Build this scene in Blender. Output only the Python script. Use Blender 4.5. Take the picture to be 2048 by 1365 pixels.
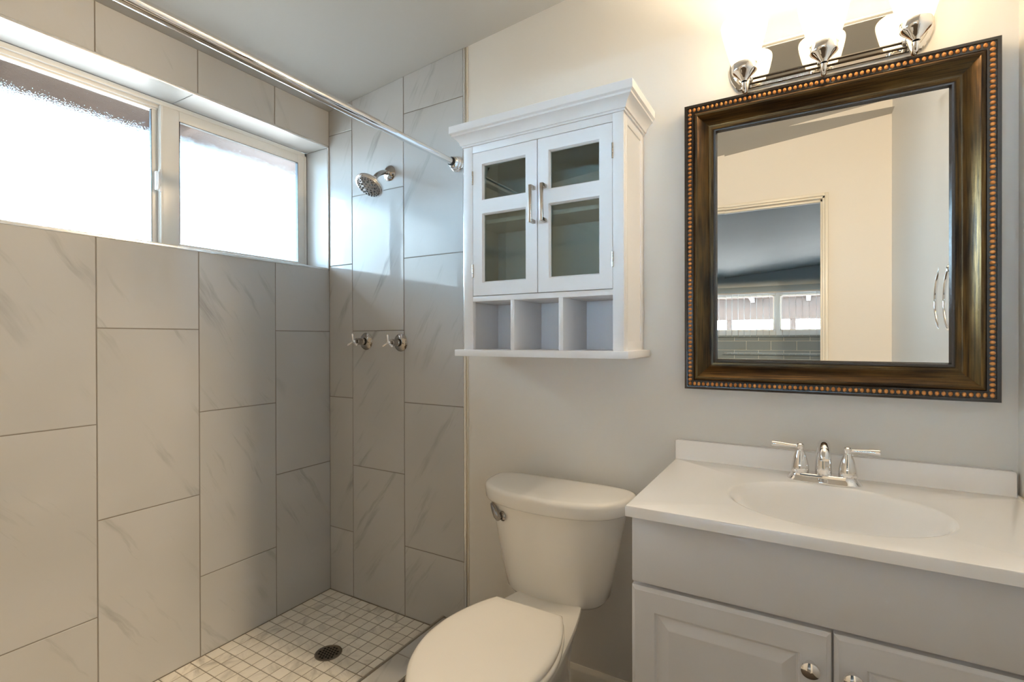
import bpy, bmesh, math, random
from mathutils import Vector, Matrix
R = math.radians
random.seed(7)
for o in list(bpy.data.objects):
    bpy.data.objects.remove(o)
SC = bpy.context.scene
COL = SC.collection

# ---------------------------------------------------------------- camera
cam_d = bpy.data.cameras.new('camera'); cam = bpy.data.objects.new('camera', cam_d); COL.objects.link(cam)
cam_d.sensor_fit = 'HORIZONTAL'; cam_d.sensor_width = 36.0; cam_d.lens = 1001.39 / 2048 * 36.0
cam_d.clip_start = 0.01; cam_d.clip_end = 200
fw = Vector((-0.50430491, 0.86351756, -0.00373936)); rt = Vector((0.86352562, 0.50429902, -0.00244944)); up = Vector((0.000229384, 0.00446430, 0.99999))
m = Matrix((rt, up, -fw)).transposed().to_4x4(); m.translation = Vector((1.9150, -1.59196, 1.16529))
cam.matrix_world = m
SC.camera = cam
SC.view_settings.view_transform = 'Standard'; SC.view_settings.look = 'None'
SC.view_settings.exposure = 0.6; SC.view_settings.gamma = 1.0; SC.view_settings.use_curve_mapping = False
SC.cycles.use_denoising = True
SC.cycles.max_bounces = 14; SC.cycles.diffuse_bounces = 7; SC.cycles.glossy_bounces = 6
SC.cycles.transmission_bounces = 8; SC.cycles.transparent_max_bounces = 16
SC.cycles.sample_clamp_indirect = 8.0

# ---------------------------------------------------------------- sky and daylight
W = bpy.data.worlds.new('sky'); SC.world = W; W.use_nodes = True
wn = W.node_tree.nodes; wl = W.node_tree.links
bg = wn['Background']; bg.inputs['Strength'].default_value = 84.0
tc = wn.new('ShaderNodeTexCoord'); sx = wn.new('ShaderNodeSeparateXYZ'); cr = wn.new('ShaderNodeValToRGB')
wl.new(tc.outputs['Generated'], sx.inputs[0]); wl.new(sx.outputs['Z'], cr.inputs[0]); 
# sky shaped to light the room: bright low, dimmed band above, boosted top that the eave hides from inside
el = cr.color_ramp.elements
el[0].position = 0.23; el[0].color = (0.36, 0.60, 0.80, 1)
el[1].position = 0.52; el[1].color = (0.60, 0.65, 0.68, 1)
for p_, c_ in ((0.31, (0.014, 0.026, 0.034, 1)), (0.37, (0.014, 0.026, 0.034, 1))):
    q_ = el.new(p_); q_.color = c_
# low sky dimmed towards the far side, to tint the right-hand pane
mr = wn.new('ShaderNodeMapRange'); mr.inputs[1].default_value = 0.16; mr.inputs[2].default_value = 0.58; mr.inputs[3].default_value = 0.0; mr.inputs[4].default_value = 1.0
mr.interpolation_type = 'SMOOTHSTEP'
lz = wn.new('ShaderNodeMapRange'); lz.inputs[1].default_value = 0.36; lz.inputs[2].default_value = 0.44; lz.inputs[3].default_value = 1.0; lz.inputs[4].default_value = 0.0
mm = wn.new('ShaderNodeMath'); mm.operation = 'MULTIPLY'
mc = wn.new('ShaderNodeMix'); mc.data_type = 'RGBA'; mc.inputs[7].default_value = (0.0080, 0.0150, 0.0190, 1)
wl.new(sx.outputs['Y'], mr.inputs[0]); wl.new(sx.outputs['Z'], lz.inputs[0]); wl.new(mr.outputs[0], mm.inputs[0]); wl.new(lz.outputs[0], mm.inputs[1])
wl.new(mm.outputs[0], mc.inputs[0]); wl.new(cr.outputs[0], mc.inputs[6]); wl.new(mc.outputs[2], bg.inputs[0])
BULB_POWER = 71.0
BULB_COLOR = (1.0, 0.83, 0.60)

# ---------------------------------------------------------------- helpers
def CZ(x): return 2.228 + 0.0905 * x      # the sloping ceiling

def nodes(name):
    mt = bpy.data.materials.new(name); mt.use_nodes = True
    return mt, mt.node_tree.nodes, mt.node_tree.links, mt.node_tree.nodes['Principled BSDF']

def pbr(name, col, rough=0.5, metal=0.0, noise=0.0, nscale=30.0, bump=0.0, bscale=200.0, coat=0.0, spec=0.5):
    mt, n, l, p = nodes(name)
    p.inputs['Base Color'].default_value = (*col, 1); p.inputs['Roughness'].default_value = rough
    p.inputs['Metallic'].default_value = metal; p.inputs['Coat Weight'].default_value = coat
    p.inputs['Coat Roughness'].default_value = 0.08; p.inputs['Specular IOR Level'].default_value = spec
    t = n.new('ShaderNodeTexCoord')
    if noise > 0:
        nz = n.new('ShaderNodeTexNoise'); nz.inputs['Scale'].default_value = nscale; nz.inputs['Detail'].default_value = 3
        l.new(t.outputs['Object'], nz.inputs['Vector'])
        mx = n.new('ShaderNodeMix'); mx.data_type = 'RGBA'
        mx.inputs[6].default_value = (*[c * (1 - noise) for c in col], 1); mx.inputs[7].default_value = (*[min(1, c * (1 + noise)) for c in col], 1)
        l.new(nz.outputs['Fac'], mx.inputs[0]); l.new(mx.outputs[2], p.inputs['Base Color'])
    if bump > 0:
        nb = n.new('ShaderNodeTexNoise'); nb.inputs['Scale'].default_value = bscale; nb.inputs['Detail'].default_value = 2
        l.new(t.outputs['Object'], nb.inputs['Vector'])
        b = n.new('ShaderNodeBump'); b.inputs['Strength'].default_value = bump; b.inputs['Distance'].default_value = 0.002
        l.new(nb.outputs['Fac'], b.inputs['Height']); l.new(b.outputs[0], p.inputs['Normal'])
    return mt

def marble(name, base, vein, sx=16.0, sy=1.6, ang=32.0, lo=0.56, hi=0.74, rough=0.05, amount=0.85):
    """Marble-look porcelain. The UV map is in metres with a random shift for each tile."""
    mt, n, l, p = nodes(name)
    uv = n.new('ShaderNodeUVMap'); uv.uv_map = 'uv'
    mp = n.new('ShaderNodeMapping'); mp.inputs['Rotation'].default_value = (0, 0, R(ang))
    l.new(uv.outputs[0], mp.inputs[0])
    wz = n.new('ShaderNodeTexNoise'); wz.inputs['Scale'].default_value = 5; wz.inputs['Detail'].default_value = 3
    l.new(mp.outputs[0], wz.inputs['Vector'])
    add = n.new('ShaderNodeMixRGB'); add.blend_type = 'ADD'; add.inputs[0].default_value = 0.045
    l.new(mp.outputs[0], add.inputs[1]); l.new(wz.outputs['Color'], add.inputs[2])
    ms = n.new('ShaderNodeMapping'); ms.inputs['Scale'].default_value = (sx, sy, 1)
    l.new(add.outputs[0], ms.inputs[0])
    nz = n.new('ShaderNodeTexNoise'); nz.inputs['Scale'].default_value = 1.0; nz.inputs['Detail'].default_value = 5; nz.inputs['Roughness'].default_value = 0.62
    l.new(ms.outputs[0], nz.inputs['Vector'])
    rp = n.new('ShaderNodeValToRGB'); e = rp.color_ramp.elements
    e[0].position = lo; e[0].color = (0, 0, 0, 1); e[1].position = hi; e[1].color = (1, 1, 1, 1)
    l.new(nz.outputs['Fac'], rp.inputs[0])
    pz = n.new('ShaderNodeTexNoise'); pz.inputs['Scale'].default_value = 3.2; pz.inputs['Detail'].default_value = 2
    l.new(mp.outputs[0], pz.inputs['Vector'])
    pr = n.new('ShaderNodeValToRGB'); q = pr.color_ramp.elements; q[0].position = 0.42; q[0].color = (0, 0, 0, 1); q[1].position = 0.62
    l.new(pz.outputs['Fac'], pr.inputs[0])
    mu = n.new('ShaderNodeMath'); mu.operation = 'MULTIPLY'; l.new(rp.outputs[0], mu.inputs[0]); l.new(pr.outputs[0], mu.inputs[1])
    mu2 = n.new('ShaderNodeMath'); mu2.operation = 'MULTIPLY'; mu2.inputs[1].default_value = amount; l.new(mu.outputs[0], mu2.inputs[0])
    mx = n.new('ShaderNodeMix'); mx.data_type = 'RGBA'; mx.inputs[6].default_value = (*base, 1); mx.inputs[7].default_value = (*vein, 1)
    l.new(mu2.outputs[0], mx.inputs[0])
    cz = n.new('ShaderNodeTexNoise'); cz.inputs['Scale'].default_value = 1.7; l.new(mp.outputs[0], cz.inputs['Vector'])
    m2 = n.new('ShaderNodeMix'); m2.data_type = 'RGBA'; m2.blend_type = 'MULTIPLY'; m2.inputs[0].default_value = 1.0
    r2 = n.new('ShaderNodeValToRGB'); r2.color_ramp.elements[0].position = 0.3; r2.color_ramp.elements[0].color = (0.90, 0.90, 0.89, 1); r2.color_ramp.elements[1].position = 0.6
    l.new(cz.outputs['Fac'], r2.inputs[0]); l.new(mx.outputs[2], m2.inputs[6]); l.new(r2.outputs[0], m2.inputs[7])
    l.new(m2.outputs[2], p.inputs['Base Color']); p.inputs['Roughness'].default_value = rough
    return mt

M = {}
M['paint'] = pbr('wall_paint', (0.72, 0.695, 0.655), 0.55, bump=0.12, bscale=90)
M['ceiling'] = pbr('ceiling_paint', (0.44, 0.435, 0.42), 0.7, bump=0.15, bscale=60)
M['grout'] = pbr('grout', (0.22, 0.20, 0.175), 0.9, noise=0.1)
M['grout_floor'] = pbr('floor_grout', (0.27, 0.245, 0.205), 0.9, noise=0.1)
M['tile'] = marble('wall_tile_marble', (0.50, 0.50, 0.50), (0.235, 0.235, 0.23))
M['tile_trim'] = marble('sill_tile_marble', (0.52, 0.515, 0.51), (0.36, 0.36, 0.36), lo=0.6, hi=0.8, rough=0.4)
M['mosaic'] = marble('mosaic_marble', (0.84, 0.80, 0.73), (0.40, 0.37, 0.33), sx=24, sy=7, ang=0, lo=0.47, hi=0.66, rough=0.3, amount=0.75)
M['steel'] = pbr('brushed_edge_trim', (0.62, 0.58, 0.52), 0.28, 1.0)
M['white_metal'] = pbr('satin_edge_trim', (0.80, 0.80, 0.80), 0.22, 0.7)
M['chrome'] = pbr('chrome', (0.86, 0.86, 0.87), 0.05, 1.0)
M['chrome_dark'] = pbr('polished_nickel_dark', (0.42, 0.40, 0.38), 0.10, 1.0)
M['nickel'] = pbr('satin_nickel', (0.55, 0.51, 0.46), 0.26, 1.0)
M['rubber'] = pbr('black_rubber', (0.015, 0.013, 0.012), 0.5)
M['cab'] = pbr('white_cabinet_paint', (0.84, 0.85, 0.88), 0.32, noise=0.01)
M['vanity'] = pbr('white_vanity_thermofoil', (0.755, 0.77, 0.815), 0.38)
M['toekick'] = pbr('toe_kick', (0.2, 0.19, 0.18), 0.6)
M['top'] = pbr('cultured_marble', (0.93, 0.92, 0.92), 0.14, coat=0.3)
M['china'] = pbr('vitreous_china', (0.86, 0.84, 0.80), 0.10, coat=0.4)
M['seat'] = pbr('seat_plastic', (0.88, 0.85, 0.80), 0.16, coat=0.2)
M['vinyl'] = pbr('window_vinyl', (0.74, 0.73, 0.70), 0.35)
M['trimpaint'] = pbr('white_trim_paint', (0.74, 0.70, 0.62), 0.35)
M['dark_floor'] = pbr('dark_vinyl_floor', (0.10, 0.075, 0.055), 0.45, noise=0.3, nscale=12)
M['drain'] = pbr('drain_metal', (0.30, 0.27, 0.23), 0.3, 1.0)
M['black'] = pbr('black_hole', (0.004, 0.004, 0.004), 0.8)
M['frame_black'] = pbr('black_bronze', (0.018, 0.012, 0.009), 0.22, coat=0.4)
M['copper'] = pbr('rubbed_copper', (0.55, 0.22, 0.06), 0.32, 0.75, noise=0.45, nscale=260)
M['bed_wall'] = pbr('bedroom_paint', (0.58, 0.64, 0.67), 0.6)
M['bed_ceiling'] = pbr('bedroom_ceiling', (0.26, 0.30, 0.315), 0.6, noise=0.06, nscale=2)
M['blocks'] = pbr('painted_blocks', (0.25, 0.32, 0.37), 0.6)
M['carpet'] = pbr('bedroom_carpet', (0.45, 0.42, 0.38), 0.95)
M['stucco'] = pbr('tan_stucco', (0.62, 0.44, 0.35), 0.9)
M['eave'] = pbr('brown_eave', (0.115, 0.070, 0.054), 0.9)
M['patio_tan'] = pbr('tan_patio_paint', (0.21, 0.150, 0.122), 0.9)
M['patio_white'] = pbr('patio_white_paint', (0.36, 0.34, 0.33), 0.8)
M['patio'] = pbr('patio_concrete', (0.20, 0.18, 0.165), 0.9)
M['blind'] = pbr('blind_vinyl', (0.52, 0.54, 0.55), 0.45)
M['gravel'] = pbr('gravel', (0.10, 0.09, 0.08), 0.95, noise=0.2, nscale=8)

def frame_wood():
    mt, n, l, p = nodes('rubbed_bronze_frame')
    t = n.new('ShaderNodeUVMap'); t.uv_map = 'uv'
    mp = n.new('ShaderNodeMapping'); mp.inputs['Scale'].default_value = (9, 260, 1); l.new(t.outputs[0], mp.inputs[0])
    a = n.new('ShaderNodeTexNoise'); a.inputs['Scale'].default_value = 1.0; a.inputs['Detail'].default_value = 4; l.new(mp.outputs[0], a.inputs['Vector'])
    mb = n.new('ShaderNodeMapping'); mb.inputs['Scale'].default_value = (5, 16, 1); l.new(t.outputs[0], mb.inputs[0])
    b = n.new('ShaderNodeTexNoise'); b.inputs['Scale'].default_value = 1.0; b.inputs['Detail'].default_value = 2; l.new(mb.outputs[0], b.inputs['Vector'])
    mu = n.new('ShaderNodeMath'); mu.operation = 'MULTIPLY'; l.new(a.outputs['Fac'], mu.inputs[0]); l.new(b.outputs['Fac'], mu.inputs[1])
    rp = n.new('ShaderNodeValToRGB'); e = rp.color_ramp.elements
    e[0].position = 0.14; e[0].color = (0.008, 0.004, 0.002, 1); e[1].position = 0.50; e[1].color = (0.155, 0.076, 0.017, 1)
    l.new(mu.outputs[0], rp.inputs[0]); l.new(rp.outputs[0], p.inputs['Base Color'])
    p.inputs['Metallic'].default_value = 0.75; p.inputs['Roughness'].default_value = 0.27
    return mt
M['frame'] = frame_wood()

def mirror_mat():
    mt, n, l, p = nodes('mirror_silver')
    p.inputs['Base Color'].default_value = (0.93, 0.94, 0.93, 1); p.inputs['Metallic'].default_value = 1; p.inputs['Roughness'].default_value = 0.0
    return mt
M['mirror'] = mirror_mat()

def clear_glass():
    mt = bpy.data.materials.new('clear_glass'); mt.use_nodes = True; n = mt.node_tree.nodes; l = mt.node_tree.links
    n.remove(n['Principled BSDF'])
    t = n.new('ShaderNodeBsdfTransparent'); t.inputs[0].default_value = (0.78, 0.83, 0.80, 1)
    g = n.new('ShaderNodeBsdfGlossy'); g.inputs['Roughness'].default_value = 0.0; g.inputs[0].default_value = (0.9, 0.95, 0.95, 1)
    f = n.new('ShaderNodeFresnel'); f.inputs[0].default_value = 1.65
    mx = n.new('ShaderNodeMixShader'); l.new(f.outputs[0], mx.inputs[0]); l.new(t.outputs[0], mx.inputs[1]); l.new(g.outputs[0], mx.inputs[2])
    l.new(mx.outputs[0], n['Material Output'].inputs[0])
    return mt
M['glass'] = clear_glass()

def frosted_glass():
    """Pebbled privacy glass: mostly scattered light with a part going straight through."""
    mt = bpy.data.materials.new('obscure_glass'); mt.use_nodes = True; n = mt.node_tree.nodes; l = mt.node_tree.links
    n.remove(n['Principled BSDF'])
    tc = n.new('ShaderNodeTexCoord'); nz = n.new('ShaderNodeTexNoise'); nz.inputs['Scale'].default_value = 330; nz.inputs['Detail'].default_value = 1
    l.new(tc.outputs['Object'], nz.inputs['Vector'])
    b = n.new('ShaderNodeBump'); b.inputs['Strength'].default_value = 0.5; b.inputs['Distance'].default_value = 0.003; l.new(nz.outputs['Fac'], b.inputs['Height'])
    rf = n.new('ShaderNodeBsdfRefraction'); rf.distribution = 'BECKMANN'; rf.inputs['Roughness'].default_value = 0.11; rf.inputs['IOR'].default_value = 1.12; rf.inputs[0].default_value = (0.97, 0.99, 1, 1)
    l.new(b.outputs[0], rf.inputs['Normal'])
    t = n.new('ShaderNodeBsdfTransparent'); t.inputs[0].default_value = (0.97, 0.99, 1, 1)
    g = n.new('ShaderNodeBsdfGlossy'); g.inputs['Roughness'].default_value = 0.2; l.new(b.outputs[0], g.inputs['Normal'])
    m1 = n.new('ShaderNodeMixShader'); m1.inputs[0].default_value = 0.45; l.new(rf.outputs[0], m1.inputs[1]); l.new(t.outputs[0], m1.inputs[2])
    m2 = n.new('ShaderNodeMixShader'); m2.inputs[0].default_value = 0.04; l.new(m1.outputs[0], m2.inputs[1]); l.new(g.outputs[0], m2.inputs[2])
    l.new(m2.outputs[0], n['Material Output'].inputs[0])
    return mt
M['frost'] = frosted_glass()

def opal_glass():
    mt = bpy.data.materials.new('opal_glass'); mt.use_nodes = True; n = mt.node_tree.nodes; l = mt.node_tree.links
    n.remove(n['Principled BSDF'])
    tl = n.new('ShaderNodeBsdfTranslucent'); tl.inputs[0].default_value = (0.98, 0.95, 0.88, 1)
    d = n.new('ShaderNodeBsdfDiffuse'); d.inputs[0].default_value = (0.95, 0.92, 0.86, 1)
    t = n.new('ShaderNodeBsdfTransparent'); t.inputs[0].default_value = (1, 0.96, 0.9, 1)
    g = n.new('ShaderNodeBsdfGlossy'); g.inputs['Roughness'].default_value = 0.08
    m1 = n.new('ShaderNodeMixShader'); m1.inputs[0].default_value = 0.3; l.new(tl.outputs[0], m1.inputs[1]); l.new(d.outputs[0], m1.inputs[2])
    m2 = n.new('ShaderNodeMixShader'); m2.inputs[0].default_value = 0.30; l.new(m1.outputs[0], m2.inputs[1]); l.new(t.outputs[0], m2.inputs[2])
    m3 = n.new('ShaderNodeMixShader'); m3.inputs[0].default_value = 0.04; l.new(m2.outputs[0], m3.inputs[1]); l.new(g.outputs[0], m3.inputs[2])
    em = n.new('ShaderNodeEmission'); em.inputs[0].default_value = (1.0, 0.80, 0.48, 1)
    tc = n.new('ShaderNodeTexCoord'); sx = n.new('ShaderNodeSeparateXYZ'); l.new(tc.outputs['Generated'], sx.inputs[0])
    rp = n.new('ShaderNodeMapRange'); rp.inputs[1].default_value = 0.0; rp.inputs[2].default_value = 0.55; rp.inputs[3].default_value = 0.14; rp.inputs[4].default_value = 0.80
    l.new(sx.outputs['Z'], rp.inputs[0]); l.new(rp.outputs[0], em.inputs[1])
    ad = n.new('ShaderNodeAddShader'); l.new(m3.outputs[0], ad.inputs[0]); l.new(em.outputs[0], ad.inputs[1])
    l.new(ad.outputs[0], n['Material Output'].inputs[0])
    return mt
M['opal'] = opal_glass()

# ---- geometry helpers
def box(bm, x0, x1, y0, y1, z0, z1, bev=0.0, mi=0, seg=2):
    t = bmesh.new()
    vs = [t.verts.new((x, y, z)) for x in (x0, x1) for y in (y0, y1) for z in (z0, z1)]
    for f in ((0, 1, 3, 2), (4, 6, 7, 5), (0, 4, 5, 1), (2, 3, 7, 6), (0, 2, 6, 4), (1, 5, 7, 3)):
        t.faces.new([vs[i] for i in f])
    if bev > 0:
        bmesh.ops.bevel(t, geom=list(t.edges), offset=bev, segments=seg, affect='EDGES', profile=0.5)
    merge(bm, t, mi)

def merge(bm, t, mi=0, mat=None):
    if mat is not None: bmesh.ops.transform(t, matrix=mat, verts=list(t.verts))
    mp = {}
    for v in t.verts: mp[v] = bm.verts.new(v.co)
    for f in t.faces:
        try:
            nf = bm.faces.new([mp[v] for v in f.verts]); nf.material_index = mi; nf.smooth = f.smooth
        except ValueError: pass
    t.free()

def basis(d):
    d = Vector(d).normalized(); a = Vector((0, 0, 1)) if abs(d.z) < 0.9 else Vector((1, 0, 0))
    u = d.cross(a).normalized(); v = d.cross(u).normalized()
    return d, u, v

def loft(bm, loops, cap0=True, cap1=True, mi=0, closed=True):
    vl = [[bm.verts.new(p) for p in lp] for lp in loops]
    n = len(vl[0])
    for a, b in zip(vl[:-1], vl[1:]):
        for i in range(n if closed else n - 1):
            j = (i + 1) % n
            f = bm.faces.new((a[i], a[j], b[j], b[i])); f.material_index = mi
    if cap0: bm.faces.new(vl[0][::-1]).material_index = mi
    if cap1: bm.faces.new(vl[-1]).material_index = mi
    return vl

def lathe(bm, org, d, prof, n=32, mi=0, cap0=True, cap1=True):
    """prof: (radius, distance along d)"""
    d, u, v = basis(d); org = Vector(org)
    loops = [[org + d * t + (u * math.cos(2 * math.pi * i / n) + v * math.sin(2 * math.pi * i / n)) * max(r, 1e-5) for i in range(n)] for r, t in prof]
    loft(bm, loops, cap0, cap1, mi)

def tube(bm, pts, rad, n=16, mi=0, closed=False):
    pts = [Vector(p) for p in pts]; k = len(pts)
    if not isinstance(rad, (list, tuple)): rad = [rad] * k
    loops = []; u = None
    for i, p in enumerate(pts):
        if closed: t = (pts[(i + 1) % k] - pts[i - 1]).normalized()
        else: t = (pts[min(i + 1, k - 1)] - pts[max(i - 1, 0)]).normalized()
        if u is None: _, u, _ = basis(t)
        u = (u - t * u.dot(t)).normalized(); v = t.cross(u)
        loops.append([p + (u * math.cos(2 * math.pi * j / n) + v * math.sin(2 * math.pi * j / n)) * rad[i] for j in range(n)])
    if closed: loops.append(loops[0]); loft(bm, loops, False, False, mi)
    else: loft(bm, loops, True, True, mi)

def bez(p0, p1, p2, p3, n=12):
    P = [Vector(p) for p in (p0, p1, p2, p3)]
    return [P[0] * (1 - t) ** 3 + P[1] * 3 * t * (1 - t) ** 2 + P[2] * 3 * t * t * (1 - t) + P[3] * t ** 3 for t in [i / n for i in range(n + 1)]]

def obj(name, bm, mats, parent=None, smooth=True, ang=35, kind=None, label=None, cat=None, group=None, subsurf=0):
    bmesh.ops.recalc_face_normals(bm, faces=list(bm.faces))
    me = bpy.data.meshes.new(name); bm.to_mesh(me); bm.free()
    if not isinstance(mats, (list, tuple)): mats = [mats]
    for mt in mats: me.materials.append(mt)
    if smooth:
        me.polygons.foreach_set('use_smooth', [True] * len(me.polygons))
        me.set_sharp_from_angle(angle=R(ang))
    o = bpy.data.objects.new(name, me); COL.objects.link(o)
    if subsurf:
        s = o.modifiers.new('subdivision', 'SUBSURF'); s.levels = subsurf; s.render_levels = subsurf
    if parent is not None:
        o.parent = parent; o.matrix_parent_inverse = Matrix.Translation(-Vector(parent.location))
    if kind: o['kind'] = kind
    if label: o['label'] = label
    if cat: o['category'] = cat
    if group: o['group'] = group
    return o

def thing(name, label, cat, loc, group=None, kind=None):
    o = bpy.data.objects.new(name, None); COL.objects.link(o); o.location = loc; o.empty_display_size = 0.05
    o['label'] = label; o['category'] = cat
    if group: o['group'] = group
    if kind: o['kind'] = kind
    return o

def B(): return bmesh.new()
def ST(name, bm, mats, label, cat=None, **k):
    return obj(name, bm, mats, kind='structure', label=label, cat=cat or name.split('_')[0], **k)

# ---------------------------------------------------------------- tile fields
GAP = 0.0032
def tile_field(tiles, place, mats, name, parent=None, top=None, ch=0.0011, depth=0.0022, rot=False, **k):
    """tiles: (h0,h1,z0,z1) rectangles already shrunk by the grout; place(h,z,d) -> point, d = depth behind the face."""
    bm = B(); uvl = bm.loops.layers.uv.new('uv')
    for (h0, h1, z0, z1) in tiles:
        if h1 - h0 < 0.004 or z1 - z0 < 0.004: continue
        ta, tb = z1, z1
        if top: ta = min(z1, top(h0)); tb = min(z1, top(h1))
        if min(ta, tb) - z0 < 0.004: continue
        ox, oy, an = random.uniform(-9, 9), random.uniform(-9, 9), (random.choice((0.35, 0.7, 1.1, 2.0, 2.6)) if rot else random.uniform(-0.12, 0.12))
        ca, sa = math.cos(an), math.sin(an)
        c = [(h0, z0), (h1, z0), (h1, tb), (h0, ta)]
        ins = [(h0 + ch, z0 + ch), (h1 - ch, z0 + ch), (h1 - ch, tb - ch), (h0 + ch, ta - ch)]
        A = [bm.verts.new(place(h, z, 0)) for h, z in ins]
        Bv = [bm.verts.new(place(h, z, ch * 0.8)) for h, z in c]
        Cv = [bm.verts.new(place(h, z, depth)) for h, z in c]
        fs = [(A, ins)]
        f = bm.faces.new(A)
        fl = [(f, ins)]
        for i in range(4):
            j = (i + 1) % 4
            fl.append((bm.faces.new((Bv[i], Bv[j], A[j], A[i])), (c[i], c[j], ins[j], ins[i])))
            fl.append((bm.faces.new((Cv[i], Cv[j], Bv[j], Bv[i])), (c[i], c[j], c[j], c[i])))
        for f, hz in fl:
            for lp, (h, z) in zip(f.loops, hz):
                lp[uvl].uv = (h * ca - z * sa + ox, h * sa + z * ca + oy)
    return obj(name, bm, mats, parent, smooth=False, **k)

def cut(rects, hole):
    H0, H1, Z0, Z1 = hole; out = []
    for a, b, c, d in rects:
        if b <= H0 or a >= H1 or d <= Z0 or c >= Z1: out.append((a, b, c, d)); continue
        if a < H0: out.append((a, H0, c, d))
        if b > H1: out.append((H1, b, c, d))
        m0, m1 = max(a, H0), min(b, H1)
        if c < Z0: out.append((m0, m1, c, Z0))
        if d > Z1: out.append((m0, m1, Z1, d))
    return out
Q = 0.6059; ZA = 1.5061 - 2 * Q - Q; ZB = ZA + Q / 2
def columns(edges, first):
    out = []
    for i, (a, b) in enumerate(zip(edges[:-1], edges[1:])):
        z = ZA if (i + first) % 2 == 0 else ZB
        z -= Q
        while z < 2.6:
            lo, hi = max(z, 0.0), z + Q
            if hi > 0.02: out.append((a, b, lo, hi))
            z += Q
    return out
def shrink(rs, g=GAP): return [(a + g / 2, b - g / 2, c + g / 2, d - g / 2) for a, b, c, d in rs]

# ---------------------------------------------------------------- room shell
FZ = -0.04       # bathroom floor; the shower floor is at 0
YF = -1.99       # wall with the doorway
XR = 2.343
# opening of the shower window in the left wall
OY0, OY1, OZ0, OZ1 = -1.30, -0.009, 1.497, 2.058

b = B()
box(b, -0.20, 0.790, 0, 0.12, -0.2, 2.6); box(b, 0.790, 2.50, 0, 0.12, -0.2, 2.6)
ST('wall_back', b, M['paint'], 'warm grey painted wall behind the toilet, vanity and mirror', smooth=False)
# tile backing on the back wall stands proud of the paint
tl = columns([0.0, 0.1534, 0.4614, 0.7694], 0)
sh = thing('wall_shower', 'marble tiled end wall of the shower with the shower head', 'wall', (0.4, 0, 0), kind='structure')
tile_field([r for r in shrink(tl)], lambda h, z, d: (h, -0.003 + d, z), M['tile'], 'wall_tiles', sh, top=lambda h: CZ(h) - 0.001)
b = B(); box(b, 0, 0.7694, -0.0012, 0.001, 0, 2.45); obj('grout', b, M['grout'], sh, smooth=False)

le = [0.0, 0.2781, 0.5861, 0.8941, 1.2021, 1.5101, 1.8181, 1.99]
tl = columns(le, 1)
tl = cut(tl, (-OY1 - 0.004, -OY0, OZ0, 9.0))
tl += [(a, b_, OZ1, 2.6) for a, b_ in ((0.0, 0.2781), (0.2781, 0.5861), (0.5861, 0.8941), (0.8941, 1.2021), (1.2021, 1.30))]
tl = [(0.0, b_, c, d) if a < 0.02 else (a, b_, c, d) for a, b_, c, d in tl]
lw = thing('wall_left', 'large marble tiles on the shower wall below and above the window', 'wall', (0, -1, 0), kind='structure')
tile_field(shrink(tl), lambda h, z, d: (-d, -h, z), M['tile'], 'wall_tiles', lw, top=lambda h: CZ(0) - 0.001)
b = B()
X0 = -0.16
box(b, X0, -0.0015, -2.1, OY0 - 0.004, -0.2, 2.5); box(b, X0, -0.0015, OY1 + 0.0035, 0.0, -0.2, 2.5)
box(b, X0, -0.0015, OY0 - 0.004, OY1 + 0.0035, -0.2, OZ0 - 0.004); box(b, X0, -0.0015, OY0 - 0.004, OY1 + 0.0035, OZ1 + 0.004, 2.5)
obj('grout', b, M['grout'], lw, smooth=False)

b = B(); box(b, XR, XR + 0.12, -2.1, 0.12, -0.2, 2.6)
ST('wall_right', b, M['paint'], 'painted side wall at the right end of the vanity', smooth=False)
DX0, DX1, DZ = 1.30, 2.021, 2.021
b = B(); box(b, -0.2, DX0, YF - 0.11, YF, -0.2, 2.6); box(b, DX1, XR + 0.12, YF - 0.11, YF, -0.2, 2.7); box(b, DX0, DX1, YF - 0.11, YF, DZ, 2.6)
ST('wall_front', b, M['paint'], 'painted wall with the doorway, seen in the mirror', smooth=False)
# ceiling slab: sloping
def slab(bm, xa, xb, ya, yb, th=0.1):
    loft(bm, [[(x, y, CZ(x)), (x, y, CZ(x) + th), (x, y2, CZ(x) + th), (x, y2, CZ(x))] for x, y, y2 in ((xa, ya, yb), (xb, ya, yb))])
b = B(); slab(b, -0.20, XR + 0.12, YF - 0.11, 0.12)
ST('ceiling', b, M['ceiling'], 'sloping plain painted ceiling over shower and vanity', smooth=False)
b = B(); box(b, 0.79, XR + 0.1, YF - 0.11, 0.0, FZ - 0.1, FZ)
ST('floor', b, M['dark_floor'], 'dark floor between toilet and shower curb', smooth=False)

# shower floor mosaic
P = 0.0515
b = B(); box(b, -0.01, 0.668, YF, 0.0, -0.1, -0.0015)
fs = ST('floor_shower', b, M['grout_floor'], 'small square marble mosaic tiles of the shower floor', cat='floor', smooth=False)
mos = []
for i in range(13):
    for j in range(39):
        mos.append((i * P, min((i + 1) * P, 0.664), j * P, (j + 1) * P))
tile_field(shrink(mos, 0.0034), lambda h, z, d: (h, -0.0045 - z, -d * 0.7), M['mosaic'], 'mosaic_tiles', fs, ch=0.0012, rot=True)

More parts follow.
